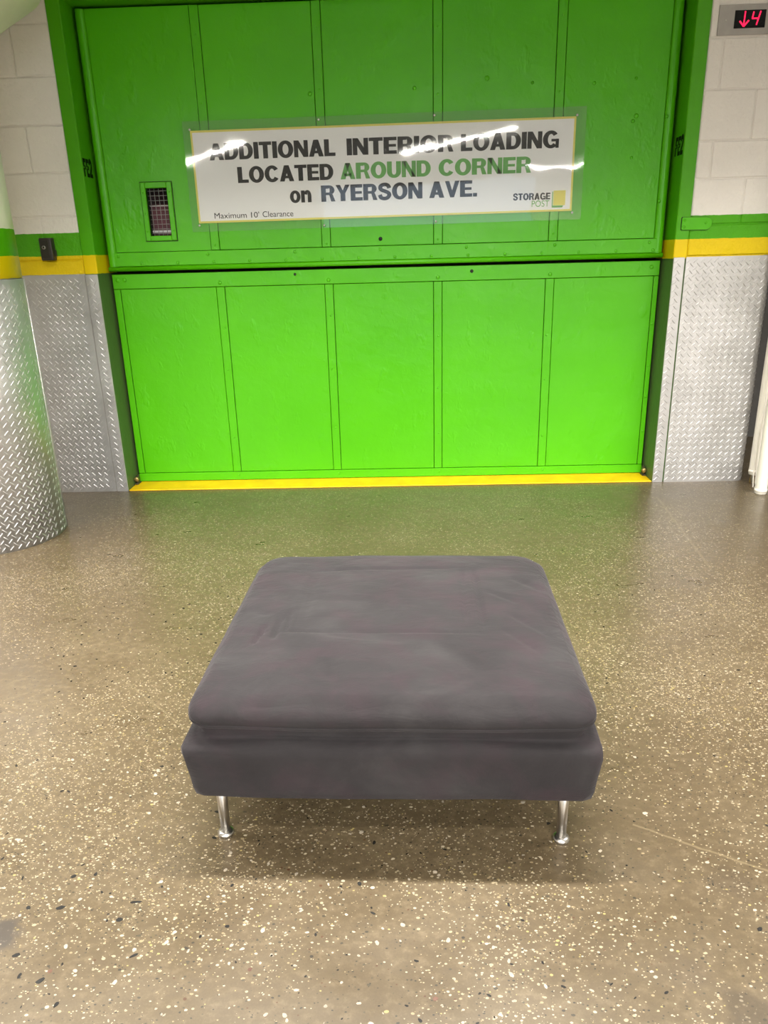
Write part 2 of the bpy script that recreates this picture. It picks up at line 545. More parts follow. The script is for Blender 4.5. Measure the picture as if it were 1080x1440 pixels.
# dark recess right of the pier
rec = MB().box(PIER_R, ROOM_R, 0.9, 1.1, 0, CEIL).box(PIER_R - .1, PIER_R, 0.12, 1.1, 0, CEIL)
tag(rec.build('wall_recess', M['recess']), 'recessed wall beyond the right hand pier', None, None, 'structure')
# wall above the door opening
tag(MB().box(XL - FRAME_W, XR + FRAME_W, -J + 0.007, 0.12, ZT + 0.09, CEIL).build('wall_front_lintel', M['block']),
    'painted wall above the freight door', None, None, 'structure')
# elevator shaft walls behind the door keep daylight out
sh = MB().box(XL - .07, XL - .02, 0.12, 1.1, 0, CEIL).box(XR + .02, XR + .07, 0.12, 1.1, 0, CEIL).box(XL - .07, XR + .07, 1.05, 1.1, 0, CEIL)
tag(sh.build('wall_shaft', M['maroon']), 'dark shaft behind the freight door', None, None, 'structure')

# steel door frame (reveal, face and head)
tl = tag(MB().rbox(XL - FRAME_W, XL, -J - 0.001, 0.12, 0, ZT + 0.09, 0.004).build('trim_1', M['frame']),
         'green painted steel jamb at the left of the freight door with yellow band', None, None, 'structure')
tr_ = tag(MB().rbox(XR, XR + FRAME_W, -J - 0.001, 0.12, 0, ZT + 0.09, 0.004).build('trim_2', M['frame']),
          'green painted steel jamb at the right of the freight door with yellow band', None, None, 'structure')
tag(MB().rbox(XL, XR, -J - 0.001, 0.12, ZT, ZT + 0.09, 0.004).build('trim_3', M['frame']),
    'green painted steel head above the freight door', None, None, 'structure')
sill = tag(MB().rbox(XL + .001, XR - .001, -J - 0.004, 0.0, 0, 0.008, 0.003).build('trim_4', M['yellow']),
           'yellow painted threshold strip along the foot of the freight door', None, None, 'structure')

# ------------------------------------------------------------------ lettering (flat glyphs)
def ring(cx, cy, rx, ry, tx, ty, a0, a1, n=18):
    out = []
    for i in range(n):
        a, b_ = math.radians(a0 + (a1 - a0) * i / n), math.radians(a0 + (a1 - a0) * (i + 1) / n)
        out.append([(cx + rx * math.cos(a), cy + ry * math.sin(a)), (cx + rx * math.cos(b_), cy + ry * math.sin(b_)),
                    (cx + (rx - tx) * math.cos(b_), cy + (ry - ty) * math.sin(b_)), (cx + (rx - tx) * math.cos(a), cy + (ry - ty) * math.sin(a))])
    return out
def rc(x0, y0, x1, y1): return [(x0, y0), (x1, y0), (x1, y1), (x0, y1)]
def ribbon(pts, w, n=6):
    P = [Vector((x, y)) for x, y in pts]
    Q = []
    for i in range(len(P) - 1):
        p0, p1, p2, p3 = P[max(i - 1, 0)], P[i], P[i + 1], P[min(i + 2, len(P) - 1)]
        for k in range(n):
            t = k / n
            Q.append(0.5 * ((2 * p1) + (p2 - p0) * t + (2 * p0 - 5 * p1 + 4 * p2 - p3) * t * t + (3 * p1 - p0 - 3 * p2 + p3) * t ** 3))
    Q.append(P[-1])
    Lf, Rt = [], []
    for i, q in enumerate(Q):
        t = (Q[min(i + 1, len(Q) - 1)] - Q[max(i - 1, 0)]).normalized()
        nn = Vector((-t.y, t.x)) * w / 2
        Lf.append(q + nn); Rt.append(q - nn)
    return [[tuple(Lf[i]), tuple(Lf[i + 1]), tuple(Rt[i + 1]), tuple(Rt[i])] for i in range(len(Q) - 1)]

s = 0.262; h_ = 0.205
GL = {
    'A': (0.80, [[(0, 0), (s, 0), (0.53, 1), (0.27, 1)], [(0.80 - s, 0), (0.80, 0), (0.53, 1), (0.27, 1)], rc(0.2, 0.19, 0.6, 0.35)]),
    'D': (0.76, [rc(0, 0, s, 1), rc(s, 1 - h_, 0.36, 1), rc(s, 0, 0.36, h_)] + ring(0.36, 0.5, 0.40, 0.5, s, h_, -90, 90)),
    'I': (s, [rc(0, 0, s, 1)]),
    'T': (0.68, [rc(0, 1 - h_, 0.68, 1), rc(0.34 - s / 2, 0, 0.34 + s / 2, 1 - h_)]),
    'O': (0.84, ring(0.42, 0.5, 0.42, 0.525, s, h_, 0, 360, 32)),
    'N': (0.76, [rc(0, 0, 0.225, 1), rc(0.535, 0, 0.76, 1), [(0.0, 1), (0.26, 1), (0.76, 0), (0.50, 0)]]),
    'L': (0.60, [rc(0, 0, s, 1), rc(s, 0, 0.60, h_)]),
    'E': (0.65, [rc(0, 0, s, 1), rc(s, 0, 0.65, h_), rc(s, 0.42, 0.61, 0.58), rc(s, 1 - h_, 0.64, 1)]),
    'F': (0.60, [rc(0, 0, s, 1), rc(s, 0.40, 0.55, 0.57), rc(s, 1 - h_, 0.60, 1)]),
    'R': (0.76, [rc(0, 0, s, 1), rc(s, 1 - h_, 0.43, 1), rc(s, 0.40, 0.45, 0.56), [(0.42, 0.47), (0.62, 0.44), (0.76, 0.0), (0.53, 0.0)]] + ring(0.43, 0.70, 0.30, 0.30, s, 0.155, -90, 90, 12)),
    'G': (0.83, ring(0.42, 0.5, 0.42, 0.525, s, h_, 38, 318, 26) + [rc(0.44, 0.38, 0.83, 0.53), rc(0.66, 0, 0.83, 0.40)]),
    'C': (0.80, ring(0.42, 0.5, 0.42, 0.525, s, h_, 35, 325, 26)),
    'U': (0.75, [rc(0, 0.36, s, 1), rc(0.75 - s, 0.36, 0.75, 1)] + ring(0.375, 0.37, 0.375, 0.395, s, h_, 180, 360, 16)),
    'Y': (0.76, [[(0, 1), (0.24, 1), (0.48, 0.40), (0.28, 0.40)], [(0.76, 1), (0.52, 1), (0.28, 0.40), (0.48, 0.40)], rc(0.38 - s / 2, 0, 0.38 + s / 2, 0.42)]),
    'V': (0.76, [[(0, 1), (0.23, 1), (0.49, 0), (0.28, 0)], [(0.76, 1), (0.53, 1), (0.27, 0), (0.48, 0)]]),
    'S': (0.72, ribbon([(0.61, 0.70), (0.54, 0.87), (0.36, 0.93), (0.17, 0.86), (0.13, 0.71), (0.22, 0.59), (0.40, 0.51), (0.57, 0.40), (0.60, 0.26), (0.51, 0.12), (0.35, 0.07), (0.17, 0.13), (0.10, 0.31)], 0.22, 5)),
    '.': (0.22, [rc(0, 0, 0.22, 0.22)]),
    'o': (0.66, ring(0.33, 0.37, 0.33, 0.39, 0.23, 0.18, 0, 360, 28)),
    'n': (0.64, [rc(0, 0, 0.23, 0.74), rc(0.41, 0, 0.64, 0.42)] + ring(0.40, 0.42, 0.24, 0.34, 0.23, 0.155, 0, 165, 10)),
    'P': (0.7, [rc(0, 0, s, 1), rc(s, 1 - h_, 0.43, 1), rc(s, 0.38, 0.43, 0.54)] + ring(0.42, 0.69, 0.30, 0.31, s, 0.155, -90, 90, 12)),
}
def text_polys(txt, gap=0.035, space=0.30):
    out, x = [], 0.0
    for ch in txt:
        if ch == ' ':
            x += space - gap; continue
        w, polys = GL[ch]
        for p in polys:
            out.append([(x + a, b_) for a, b_ in p])
        x += w + gap
    return out, x - gap

def word(name, txt, x0, x1, z0, z1, y, material, parent, gap=0.035, space=0.30, tilt=0.0):
    """one printed word stretched between x0 and x1, on the plane y facing -y"""
    polys, w = text_polys(txt, gap, space)
    m = MB()
    for p in polys:
        q = [(x0 + a / w * (x1 - x0), z0 + b_ * (z1 - z0) + tilt * (x0 + a / w * (x1 - x0))) for a, b_ in p]
        m.add([(a, y, c) for a, c in q], [tuple(range(len(q)))])
    return m.build(name, material, parent, fix=False)

def font_word(name, txt, x0, x1, z0, z1, y, material, parent):
    cu = bpy.data.curves.new(name, 'FONT')
    cu.body = txt
    to = bpy.data.objects.new(name, cu)
    COL.objects.link(to)
    dg = bpy.context.evaluated_depsgraph_get()
    me = bpy.data.meshes.new_from_object(to.evaluated_get(dg))
    bpy.data.objects.remove(to); bpy.data.curves.remove(cu)
    xs = [v.co.x for v in me.vertices]; ys = [v.co.y for v in me.vertices]
    ax, bx, ay, by = min(xs), max(xs), min(ys), max(ys)
    o0 = world_origin(parent)
    for v in me.vertices:
        v.co = Vector((x0 + (v.co.x - ax) / (bx - ax) * (x1 - x0), y, z0 + (v.co.y - ay) / (by - ay) * (z1 - z0))) - o0
    me.materials.clear(); me.materials.append(material)
    o = bpy.data.objects.new(name, me); COL.objects.link(o); o.parent = parent
    return o

# stencilled FE2 on both reveals
def stencil(x, ya, yb, z0, z1, parent, flip):
    t = 0.20
    st = [[rc(0, 0, .30, .48), rc(0, .54, .30, 1), rc(.30, .78, .64, 1), rc(.33, .40, .58, .62)],
          [rc(0, 0, .30, .48), rc(0, .54, .30, 1), rc(.30, .78, .66, 1), rc(.33, .40, .60, .62), rc(.30, 0, .66, .22)],
          ribbon([(.10, .70), (.14, .86), (.32, .93), (.52, .86), (.56, .70), (.46, .50), (.28, .32), (.12, .14)], .27, 4) + [rc(.0, 0, .68, .22)]]
    m = MB(); off = 0
    for g in st:
        for p in g:
            pts = []
            for a, b_ in p:
                q = (off + a * 1.12) / 2.4
                pts.append((x, ya + (yb - ya) * q, z0 + (z1 - z0) * b_))
            m.add(pts, [tuple(range(len(pts)))])
        off += 0.80
    return m.build('stencil_lettering', M['stencil'], parent, fix=False)
stencil(XL + 0.0006, -J + 0.012, -0.044, 1.748, 1.838, tl, False)
stencil(XR - 0.0006, -0.044, -J + 0.012, 1.768, 1.860, tr_, True)

# ------------------------------------------------------------------ freight door, lower leaf
RIV = {}
def rivet(parent, x, y, z, r=0.0075, dep=0.004, material='door', name='rivet'):
    key = (round(r, 4), round(dep, 4), material)
    if key not in RIV:
        prof = [(r, 0.0), (r * 0.95, -dep * 0.45), (r * 0.65, -dep * 0.85), (r * 0.2, -dep)]
        o = MB().lathe(prof, (0, 0, 0), 10, 'y').build(name, M[material])
        RIV[key] = o.data
        o.parent = parent
    else:
        o = bpy.data.objects.new(name, RIV[key]); COL.objects.link(o); o.parent = parent
    o.location = Vector((x, y, z)) - world_origin(parent)
    return o

def strip(parent, name, x0, x1, y0, z0, z1, th=0.012):
    return MB().rbox(x0, x1, y0, y0 + th, z0, z1, 0.002).build(name, M['door'], parent)

BX = (-1.045, -0.420, 0.203, 0.838)
BW = 0.046
GAP = 0.0028
lo = empty('door_2', (0, 0, 0.008))
tag(lo, 'bright green lower leaf of the freight door with five riveted panels', None, None, 'structure')
YF = 0.0
lx0, lx1 = XL + 0.012, XR - 0.012
MB().box(lx0, lx1, YF + 0.012, YF + 0.05, 0.012, ZS - 0.004).build('leaf_core', M['dark'], lo)
rail_top = strip(lo, 'top_rail', lx0, lx1, YF - 0.005, 1.166, ZS - 0.004, 0.018)
rail_bot = strip(lo, 'bottom_rail', lx0, lx1, YF - 0.005, 0.010, 0.060, 0.018)
strip(lo, 'side_stile', lx0, lx0 + 0.036, YF - 0.004, 0.060 + GAP, 1.166 - GAP)
sr = strip(lo, 'side_stile', lx1 - 0.026, lx1, YF - 0.004, 0.060 + GAP, 1.166 - GAP)
xs = [lx0 + 0.036 + GAP] + [v for b_ in BX for v in (b_ - BW / 2 - GAP, b_ + BW / 2 + GAP)] + [lx1 - 0.026 - GAP]
for k in range(5):
    strip(lo, 'panel', xs[2 * k], xs[2 * k + 1], YF, 0.060 + GAP, 1.166 - GAP)
for b_ in BX:
    bt = strip(lo, 'batten', b_ - BW / 2, b_ + BW / 2, YF - 0.003, 0.060 + GAP, 1.166 - GAP)
    rivet(rail_top, b_, YF - 0.005, 1.187, 0.011, 0.005)
    for zz in (0.30, 0.62, 0.93): rivet(bt, b_ + random.uniform(-.006, .006), YF - 0.003, zz + random.uniform(-.08, .08), 0.006, 0.003)
    rivet(rail_bot, b_ + .01, YF - 0.005, 0.040, 0.007, 0.004)
for x, z in ((lx0 + .03, 1.215), (lx0 + .07, 1.215), (lx1 - .045, 1.212)):
    rivet(rail_top, x, YF - 0.005, z, 0.012, 0.005)
rivet(rail_top, 0.395, YF - 0.005, 1.215, 0.010, 0.002, 'dark', 'bolt_hole')
rivet(rail_top, -0.61, YF - 0.005, 1.222, 0.008, 0.002, 'dark', 'bolt_hole')
for z in (0.27, 0.66, 0.48, 0.9): rivet(sr, lx1 - 0.013, YF - 0.004, z, 0.008, 0.004)

# ------------------------------------------------------------------ freight door, upper leaf
UY = -0.030
uo = empty('door_1', (0, 0, ZS + 0.02))
tag(uo, 'green upper leaf of the freight door carrying the sign and a small wired window', None, None, 'structure')
WX0, WX1, WZ0, WZ1 = -1.400, -1.283, 1.447, 1.692      # window opening
z_b, z_t = 1.275, ZT - 0.012
def core_box(m, a, b_, c, d): m.box(a, b_, UY + 0.012, UY + 0.05, c, d)
mc = MB()
core_box(mc, lx0, WX0, z_b, z_t); core_box(mc, WX1, lx1, z_b, z_t); core_box(mc, WX0, WX1, z_b, WZ0); core_box(mc, WX0, WX1, WZ1, z_t)
mc.build('leaf_core', M['dark'], uo)
RZ = 1.362
rail = strip(uo, 'bottom_rail', lx0 + .02, lx1 - .02, UY - 0.006, z_b + .014, RZ, 0.018)
lip = MB().tube([(lx0, UY + 0.004, z_b), (lx1, UY + 0.004, z_b)], 0.014, 10).build('bottom_lip', M['door'], uo)
for sx in (lx0 + 0.028, lx1 - 0.028):
    prof = [(sx + 0.026 * math.cos(a), UY + 0.012 - 0.020 * math.sin(a)) for a in [math.pi * i / 10 for i in range(11)]]
    m = MB(); n = len(prof)
    m.add([(x, y, z_b + .012) for x, y in prof] + [(x, y, z_t) for x, y in prof],
          [(i, i + 1, n + i + 1, n + i) for i in range(n - 1)] + [tuple(range(n)), tuple(range(2 * n - 1, n - 1, -1)), (0, n, 2 * n - 1, n - 1)], False)
    m.build('edge_moulding', M['door'], uo)
for z in (1.553, 1.964): rivet(uo, lx1 - 0.045, UY - 0.006, z, 0.009, 0.006)
xs[0] = lx0 + 0.056; xs[-1] = lx1 - 0.056
zp0 = RZ + GAP
for k in range(5):
    if k == 0:
        m = MB()
        for a, b_, c, d in ((xs[0], WX0, zp0, z_t), (WX1, xs[1], zp0, z_t), (WX0, WX1, zp0, WZ0), (WX0, WX1, WZ1, z_t)):
            m.box(a, b_, UY, UY + 0.012, c, d)
        m.build('panel', M['door'], uo)
    else:
        strip(uo, 'panel', xs[2 * k], xs[2 * k + 1], UY, zp0, z_t)
for b_ in BX:
    bt = strip(uo, 'batten', b_ - BW / 2, b_ + BW / 2, UY - 0.003, zp0, z_t)
    for zz in (1.41, 2.12, 2.42): rivet(bt, b_, UY - 0.003, zz + random.uniform(-.03, .03), 0.006, 0.003)
xx = -1.47
while xx < 1.40:
    rivet(rail, xx, UY - 0.006, 1.302, 0.0085, 0.005); xx += 0.2045
for xx in (-1.60, -1.09, -0.60, -0.12, 0.36, 0.85, 1.37):
    rivet(rail, xx, UY - 0.006, 1.343, 0.0085, 0.005)
for x, z, r in ((0.459, 2.17, .013), (0.081, 2.135, .011), (1.246, 1.972, .012), (1.231, 1.948, .010), (1.231, 2.147, .008), (-0.469, 2.125, .012),
                (1.237, 1.772, .008), (1.017, 2.131, .009), (0.696, 2.143, .008)):
    rivet(uo, x, UY, z, r, 0.006, 'door', 'bolt_boss')
rivet(uo, -0.117, UY - 0.001, 1.399, 0.011, 0.002, 'black', 'keyhole')
# small wired window
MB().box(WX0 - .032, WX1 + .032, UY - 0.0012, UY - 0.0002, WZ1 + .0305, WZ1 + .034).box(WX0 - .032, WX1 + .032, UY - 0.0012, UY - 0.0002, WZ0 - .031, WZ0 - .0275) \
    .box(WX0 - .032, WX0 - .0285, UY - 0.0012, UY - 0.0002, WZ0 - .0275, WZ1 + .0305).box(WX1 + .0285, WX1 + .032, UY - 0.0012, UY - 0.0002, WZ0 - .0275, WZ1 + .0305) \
    .build('frame_seam_shadow', M['dark'], uo)  # shadow line around the window frame, built as thin dark strips
wfo = []
for a, b_, c, d in ((WX0 - .028, WX0, WZ0 - .027, WZ1 + .03), (WX1, WX1 + .028, WZ0 - .027, WZ1 + .03), (WX0, WX1, WZ1, WZ1 + .03), (WX0, WX1, WZ0 - .027, WZ0)):
    wfo.append(MB().rbox(a, b_, UY - 0.012, UY + 0.03, c, d, 0.003).build('window_frame', M['door'], uo))
for w_, x, z in ((0, WX0 - .014, 1.67), (1, WX1 + .014, 1.67), (0, WX0 - .014, 1.56), (1, WX1 + .014, 1.47), (0, WX0 - .014, 1.47)):
    rivet(wfo[w_], x, UY - 0.012, z, 0.005, 0.003)
mw = MB()
for i in range(5):
    x = WX0 + 0.014 + i * (WX1 - WX0 - 0.02) / 4
    mw.tube([(x, UY + 0.022, WZ0), (x, UY + 0.022, WZ1)], 0.0017, 6)
for i in range(10):
    z = WZ0 + 0.012 + i * (WZ1 - WZ0 - 0.02) / 9.2
    mw.tube([(WX0, UY + 0.022, z), (WX1, UY + 0.022, z)], 0.0017, 6)
pane_parent = uo
gl, nt, b = mat('window_glass')
b.inputs['Base Color'].default_value = (0.05, 0.045, 0.05, 1)
b.inputs['Roughness'].default_value = 0.05
b.inputs['Alpha'].default_value = 0.12
pane = MB().box(WX0, WX1, UY + 0.016, UY + 0.019, WZ0, WZ1).build('window_pane', gl, uo)
mw.build('wire_mesh', M['wire'], pane)
for z, t in ((1.604, .0035), (1.470, .006)):
    MB().box(WX0 + .004, WX1 - .002, UY + 0.024, UY + 0.030, z - t, z + t).build('pale_strip', M['stripwhite'], uo)  # two thin white strips set just behind the wire mesh
MB().box(WX0 - .02, WX1 + .02, UY + 0.06, UY + 0.07, WZ0 - .02, WZ0 + 0.165).build('gate_panel', M['maroon'], uo)

# guide hardware in the two lower corners of the opening
for x, lab in ((XL + 0.014, 'greasy iron guide shoe in the left corner of the yellow threshold'), (XR - 0.014, 'greasy iron guide shoe in the right corner of the yellow threshold')):
    sg = 1 if x < 0 else -1
    g = empty('guide_shoe', (x, -0.05, 0.008))
    MB().rbox(x - .012, x + .012, -0.075, -0.015, 0.0085, 0.016, 0.002).build('foot_plate', M['rust'], g)
    MB().rbox(x - .006, x + .008, -0.060, -0.025, 0.016, 0.062, 0.003).build('bracket', M['rust'], g)
    MB().lathe([(0.008, -0.016), (0.014, -0.014), (0.014, 0.0), (0.008, 0.002)], (x, -0.060, 0.042), 14, 'y').build('roller', M['brass'], g)
    tag(g, lab, 'hardware')

# ------------------------------------------------------------------ sign
SY = UY - 0.006
sg = empty('sign', (-0.09, SY, 1.465))
tag(sg, 'clear acrylic sign with white sheet reading additional interior loading', 'sign')
SK = 0.0055        # the sheet hangs a touch out of level
def tl_quad(m, x0, x1, z0, z1, y0, y1):
    m.prism([(x0, z0 + SK * x0), (x1, z0 + SK * x1), (x1, z1 + SK * x1), (x0, z1 + SK * x0)], y0, y1)
m = MB(); tl_quad(m, -1.122, 0.931, 1.511, 1.973, SY - 0.0028, SY - 0.002)
sheet = m.build('printed_sheet', M['print_white'], sg)
m = MB(); bwid = 0.010
for a, b_, c, d in ((-1.122, 0.931, 1.511, 1.511 + bwid), (-1.122, 0.931, 1.973 - bwid, 1.973), (-1.122, -1.122 + bwid, 1.511 + bwid, 1.973 - bwid), (0.931 - bwid, 0.931, 1.511 + bwid, 1.973 - bwid)):
    tl_quad(m, a, b_, c, d, SY - 0.0034, SY - 0.0028)
tag(m.build('printed_border', M['print_yellow'], sheet), 'yellow printed border')
yt = SY - 0.0036
r1 = (1.826, 1.908)
word('lettering', 'ADDITIONAL', -1.030, -0.347, *r1, yt, M['print_black'], sheet, tilt=SK)
word('lettering', 'INTERIOR', -0.286, 0.286, *r1, yt, M['print_black'], sheet, tilt=SK)
word('lettering', 'LOADING', 0.325, 0.845, *r1, yt, M['print_black'], sheet, tilt=SK)
r2 = (1.709, 1.789)
word('lettering', 'LOCATED', -0.885, -0.363, *r2, yt, M['print_black'], sheet, tilt=SK)
word('lettering', 'AROUND', -0.325, 0.164, *r2, yt, M['print_green'], sheet, tilt=SK)
word('lettering', 'CORNER', 0.206, 0.703, *r2, yt, M['print_green'], sheet, tilt=SK)
r3 = (1.600, 1.682)
word('lettering', 'on', -0.607, -0.489, *r3, yt, M['print_black'], sheet, tilt=SK)
word('lettering', 'RYERSON', -0.435, 0.118, *r3, yt, M['print_black'], sheet, tilt=SK)
word('lettering', 'AVE.', 0.155, 0.415, *r3, yt, M['print_black'], sheet, tilt=SK)
font_word('small_lettering', 'Maximum', -1.032, -0.853, 1.527, 1.556, yt, M['print_black'], sheet)
font_word('small_lettering', "10'", -0.828, -0.783, 1.527, 1.557, yt, M['print_black'], sheet)
font_word('small_lettering', 'Clearance', -0.764, -0.594, 1.528, 1.558, yt, M['print_black'], sheet)
word('logo_lettering', 'STORAGE', 0.611, 0.812, 1.577, 1.611, yt, M['print_black'], sheet, 0.05)
font_word('logo_lettering', 'POST', 0.713, 0.808, 1.541, 1.573, yt, M['print_green'], sheet)
m = MB(); m.prism([(0.822, 1.612), (0.827, 1.619), (0.827, 1.545), (0.885, 1.545), (0.879, 1.535), (0.822, 1.535)], yt, yt + .0004)
m.build('logo_square_shadow', M['print_green'], sheet)
m = MB(); tl_quad(m, 0.829, 0.894, 1.541, 1.616, yt - .0003, yt)
m.build('logo_square', M['print_yellow'], sheet)
m = MB(); tl_quad(m, -1.160, 0.982, 1.467, 2.018, SY - 0.0075, SY - 0.0045)
m.build('acrylic_cover', M['acrylic'], sg)
for x, z in ((-0.429, 2.003), (0.184, 2.003), (-0.426, 1.480), (0.191, 1.480), (-1.122, 1.978), (0.934, 1.978), (-1.12, 1.500), (0.934, 1.502)):
    rivet(sg, x, SY - 0.0075, z + SK * x, 0.006, 0.003, 'chrome', 'screw')

# ------------------------------------------------------------------ diamond plate
Q = 0.037
def lug_verts(cx, cz, ang, ln=0.0165, wd=0.0034, ht=0.0019):
    """base outline and ridge of one tread, in plate coordinates (u, v, height)"""
    ca, sa = math.cos(ang), math.sin(ang)
    out = []
    for a, b_, h in ((-ln, 0, 0), (-ln * .5, -wd * .85, 0), (ln * .5, -wd * .85, 0), (ln, 0, 0), (ln * .5, wd * .85, 0), (-ln * .5, wd * .85, 0),
                     (-ln * .62, 0, ht * .8), (0, -wd * .35, ht), (ln * .62, 0, ht * .8), (0, wd * .35, ht)):
        out.append((cx + a * ca - b_ * sa, cz + a * sa + b_ * ca, h))
    return out
LUG_F = [(0, 1, 6), (1, 2, 8, 7, 6), (2, 3, 8), (3, 4, 8), (4, 5, 6, 9, 8), (5, 0, 6), (6, 7, 8, 9)]
def treads(u0, u1, v0, v1, place, wd=0.0042, ht=0.0024):
    m = MB()
    k = 0
    v = v0 + Q * 0.4
    while v < v1 - Q * 0.35:
        for half in (0, 1):
            vv = v + half * Q / 2
            u = u0 + Q * 0.35 + half * Q / 2
            while u < u1 - Q * 0.3 and vv < v1 - Q * 0.3:
                m.add([place(*p) for p in lug_verts(u, vv, math.pi / 4 if half == 0 else -math.pi / 4, 0.0165, wd, ht)], LUG_F)
                u += Q
        v += Q
    return m
def flat_plate(name, label, x0, x1, z1, th=0.004, y=-J - 0.0025):
    p = tag(at(MB().rbox(x0, x1, y - th, y, 0.0, z1, 0.0012).build(name, M['plate']), ((x0 + x1) / 2, y - th / 2, 0)), label, 'wall plate')
    t = treads(x0, x1, 0.005, z1, lambda u, v, h: (u, y - th + 0.0003 - h, v)).build('treads', M['plate'], p, fix=False)
    tag(t, None, None, None, 'stuff')
    return p
flat_plate('diamond_plate', 'wide scuffed diamond plate panel on the block wall between column and green door', -3.2, XL - FRAME_W - .004, 1.252)
flat_plate('diamond_plate_strip', 'narrow diamond plate strip covering the left jamb of the green door', XL - FRAME_W + .003, XL - .001, 1.252, 0.006)
flat_plate('diamond_plate_strip', 'narrow diamond plate strip covering the right jamb of the green door', XR + .001, XR + FRAME_W - .012, 1.262, 0.006)
# right plate wraps round the end of the pier
RAD = 0.05
px0, px1 = XR + FRAME_W - .004, PIER_R - RAD
arc = RAD * math.pi / 2
yw = -J - 0.0065
def wrap(u, v, h):
    if u <= px1: return (u, yw - h, v)
    a = (u - px1) / RAD
    if a <= math.pi / 2:
        return (px1 + (RAD + h) * math.sin(a), yw + RAD - (RAD + h) * math.cos(a), v)
    return (px1 + RAD + h, yw + RAD + (u - px1 - arc), v)
us = [px0, px1] + [px1 + arc * i / 8 for i in range(1, 9)] + [px1 + arc + 0.24]
m = MB()
n = len(us)
vv_ = [wrap(u, z, 0) for z in (0.0, 1.262) for u in us] + [wrap(u, z, -0.004) for z in (0.0, 1.262) for u in us]
ff = [(i, i + 1, n + i + 1, n + i) for i in range(n - 1)] + [(2 * n + i + 1, 2 * n + i, 3 * n + i, 3 * n + i + 1) for i in range(n - 1)]
ff += [(i + 1, i, 2 * n + i, 2 * n + i + 1) for i in range(n - 1)] + [(n + i, n + i + 1, 3 * n + i + 1, 3 * n + i) for i in range(n - 1)]
ff += [(0, n, 3 * n, 2 * n), (2 * n - 1, n - 1, 3 * n - 1, 4 * n - 1)]
m.add(vv_, ff, True)
dp = m.build('diamond_plate', M['plate'])
try:
    dp.data.set_sharp_from_angle(angle=math.radians(40))
except Exception:
    pass
at(dp, ((px0 + px1) / 2, yw, 0))
tag(dp, 'bright diamond plate panel wrapped round the pier end beside the white pipes', 'wall plate')
tag(treads(px0, px1 + arc + 0.22, 0.005, 1.262, lambda u, v, h: wrap(u, v, h - 0.0003)).build('treads', M['plate'], dp, fix=False), None, None, None, 'stuff')

# ------------------------------------------------------------------ round column
CX, CY, CR = -2.106, -0.885, 0.322
co = empty('column', (CX, CY, 0))
tag(co, 'round column with flared capital, white above and clad in diamond plate below', 'column', None, 'structure')
MB().lathe([(CR - .004, 0.0), (CR - .004, 1.255), (CR - .002, 1.2555), (CR - .002, 2.20)], (CX, CY, 0), 64).build('shaft', M['column'], co)
cap = [(CR - .002, 2.20), (CR + .012, 2.235), (0.40, 2.283), (0.47, 2.335), (0.585, 2.417), (0.592, 2.424), (0.60, 2.44), (0.605, 2.60), (0.605, CEIL)]
MB().lathe(cap, (CX, CY, 0), 64).build('capital', M['column'], co)
sh_ = MB().lathe([(CR, 0.0), (CR + .004, 0.0), (CR + .004, 1.25), (CR, 1.252)], (CX, CY, 0), 96, caps=False)
shell = sh_.build('plate_jacket', M['plate'], co)
tag(shell, 'diamond plate jacket around the column foot')
circ = 2 * math.pi * (CR + .004)
nq = round(circ / Q)
def wrapc(u, v, h):
    a = u / (CR + .004)
    r = CR + .0037 + h
    return (CX + r * math.cos(a), CY + r * math.sin(a), v)
tag(treads(0, nq * Q, 0.004, 1.25, wrapc, 0.0036, 0.0020).build('treads', M['plate'], shell, fix=False), None, None, None, 'stuff')
a_s = math.radians(18)
MB().tube([(CX + (CR + .005) * math.cos(a_s), CY + (CR + .005) * math.sin(a_s), z) for z in (0.004, 0.6, 1.25)], 0.005, 8).build('jacket_seam', M['plate'], shell)

# ------------------------------------------------------------------ ottoman
OX, OY, OYAW = -0.034, -2.6115, -0.0261
ot = empty('ottoman', (0, 0, 0))
tag(ot, 'square charcoal velvet ottoman with thick cushion and steel legs', 'ottoman')
HW, YF_, YB_ = 0.462, -0.448, 0.425     # half width, front, back
def sup(t, p):
    c, s_ = math.cos(t), math.sin(t)
    return (math.copysign(abs(c) ** (2 / p), c), math.copysign(abs(s_) ** (2 / p), s_))
def round_rect(hw, yf, yb, r, n=10, edge=14):
    """closed outline with rounded corners, counter-clockwise from the front left"""
    pts = []
    for (cx, cy, a0) in ((hw - r, yf + r, -90), (hw - r, yb - r, 0), (-hw + r, yb - r, 90), (-hw + r, yf + r, 180)):
        for i in range(n + 1):
            a = math.radians(a0 + 90 * i / n)
            pts.append((cx + r * math.cos(a), cy + r * math.sin(a)))
    out = []
    for i in range(len(pts)):
        p, q = pts[i], pts[(i + 1) % len(pts)]
        d = math.hypot(q[0] - p[0], q[1] - p[1])
        k = max(1, int(d / 0.045))
        for j in range(k):
            out.append((p[0] + (q[0] - p[0]) * j / k, p[1] + (q[1] - p[1]) * j / k))
    return out
def wob(x, y, z):
    return (math.sin(9.1 * x + 2.3 * z * 7) * math.cos(6.7 * y + 1.1) + 0.6 * math.sin(17.3 * x - 3.1 * y + 40 * z) + 0.4 * math.sin(29 * y + 11 * x))
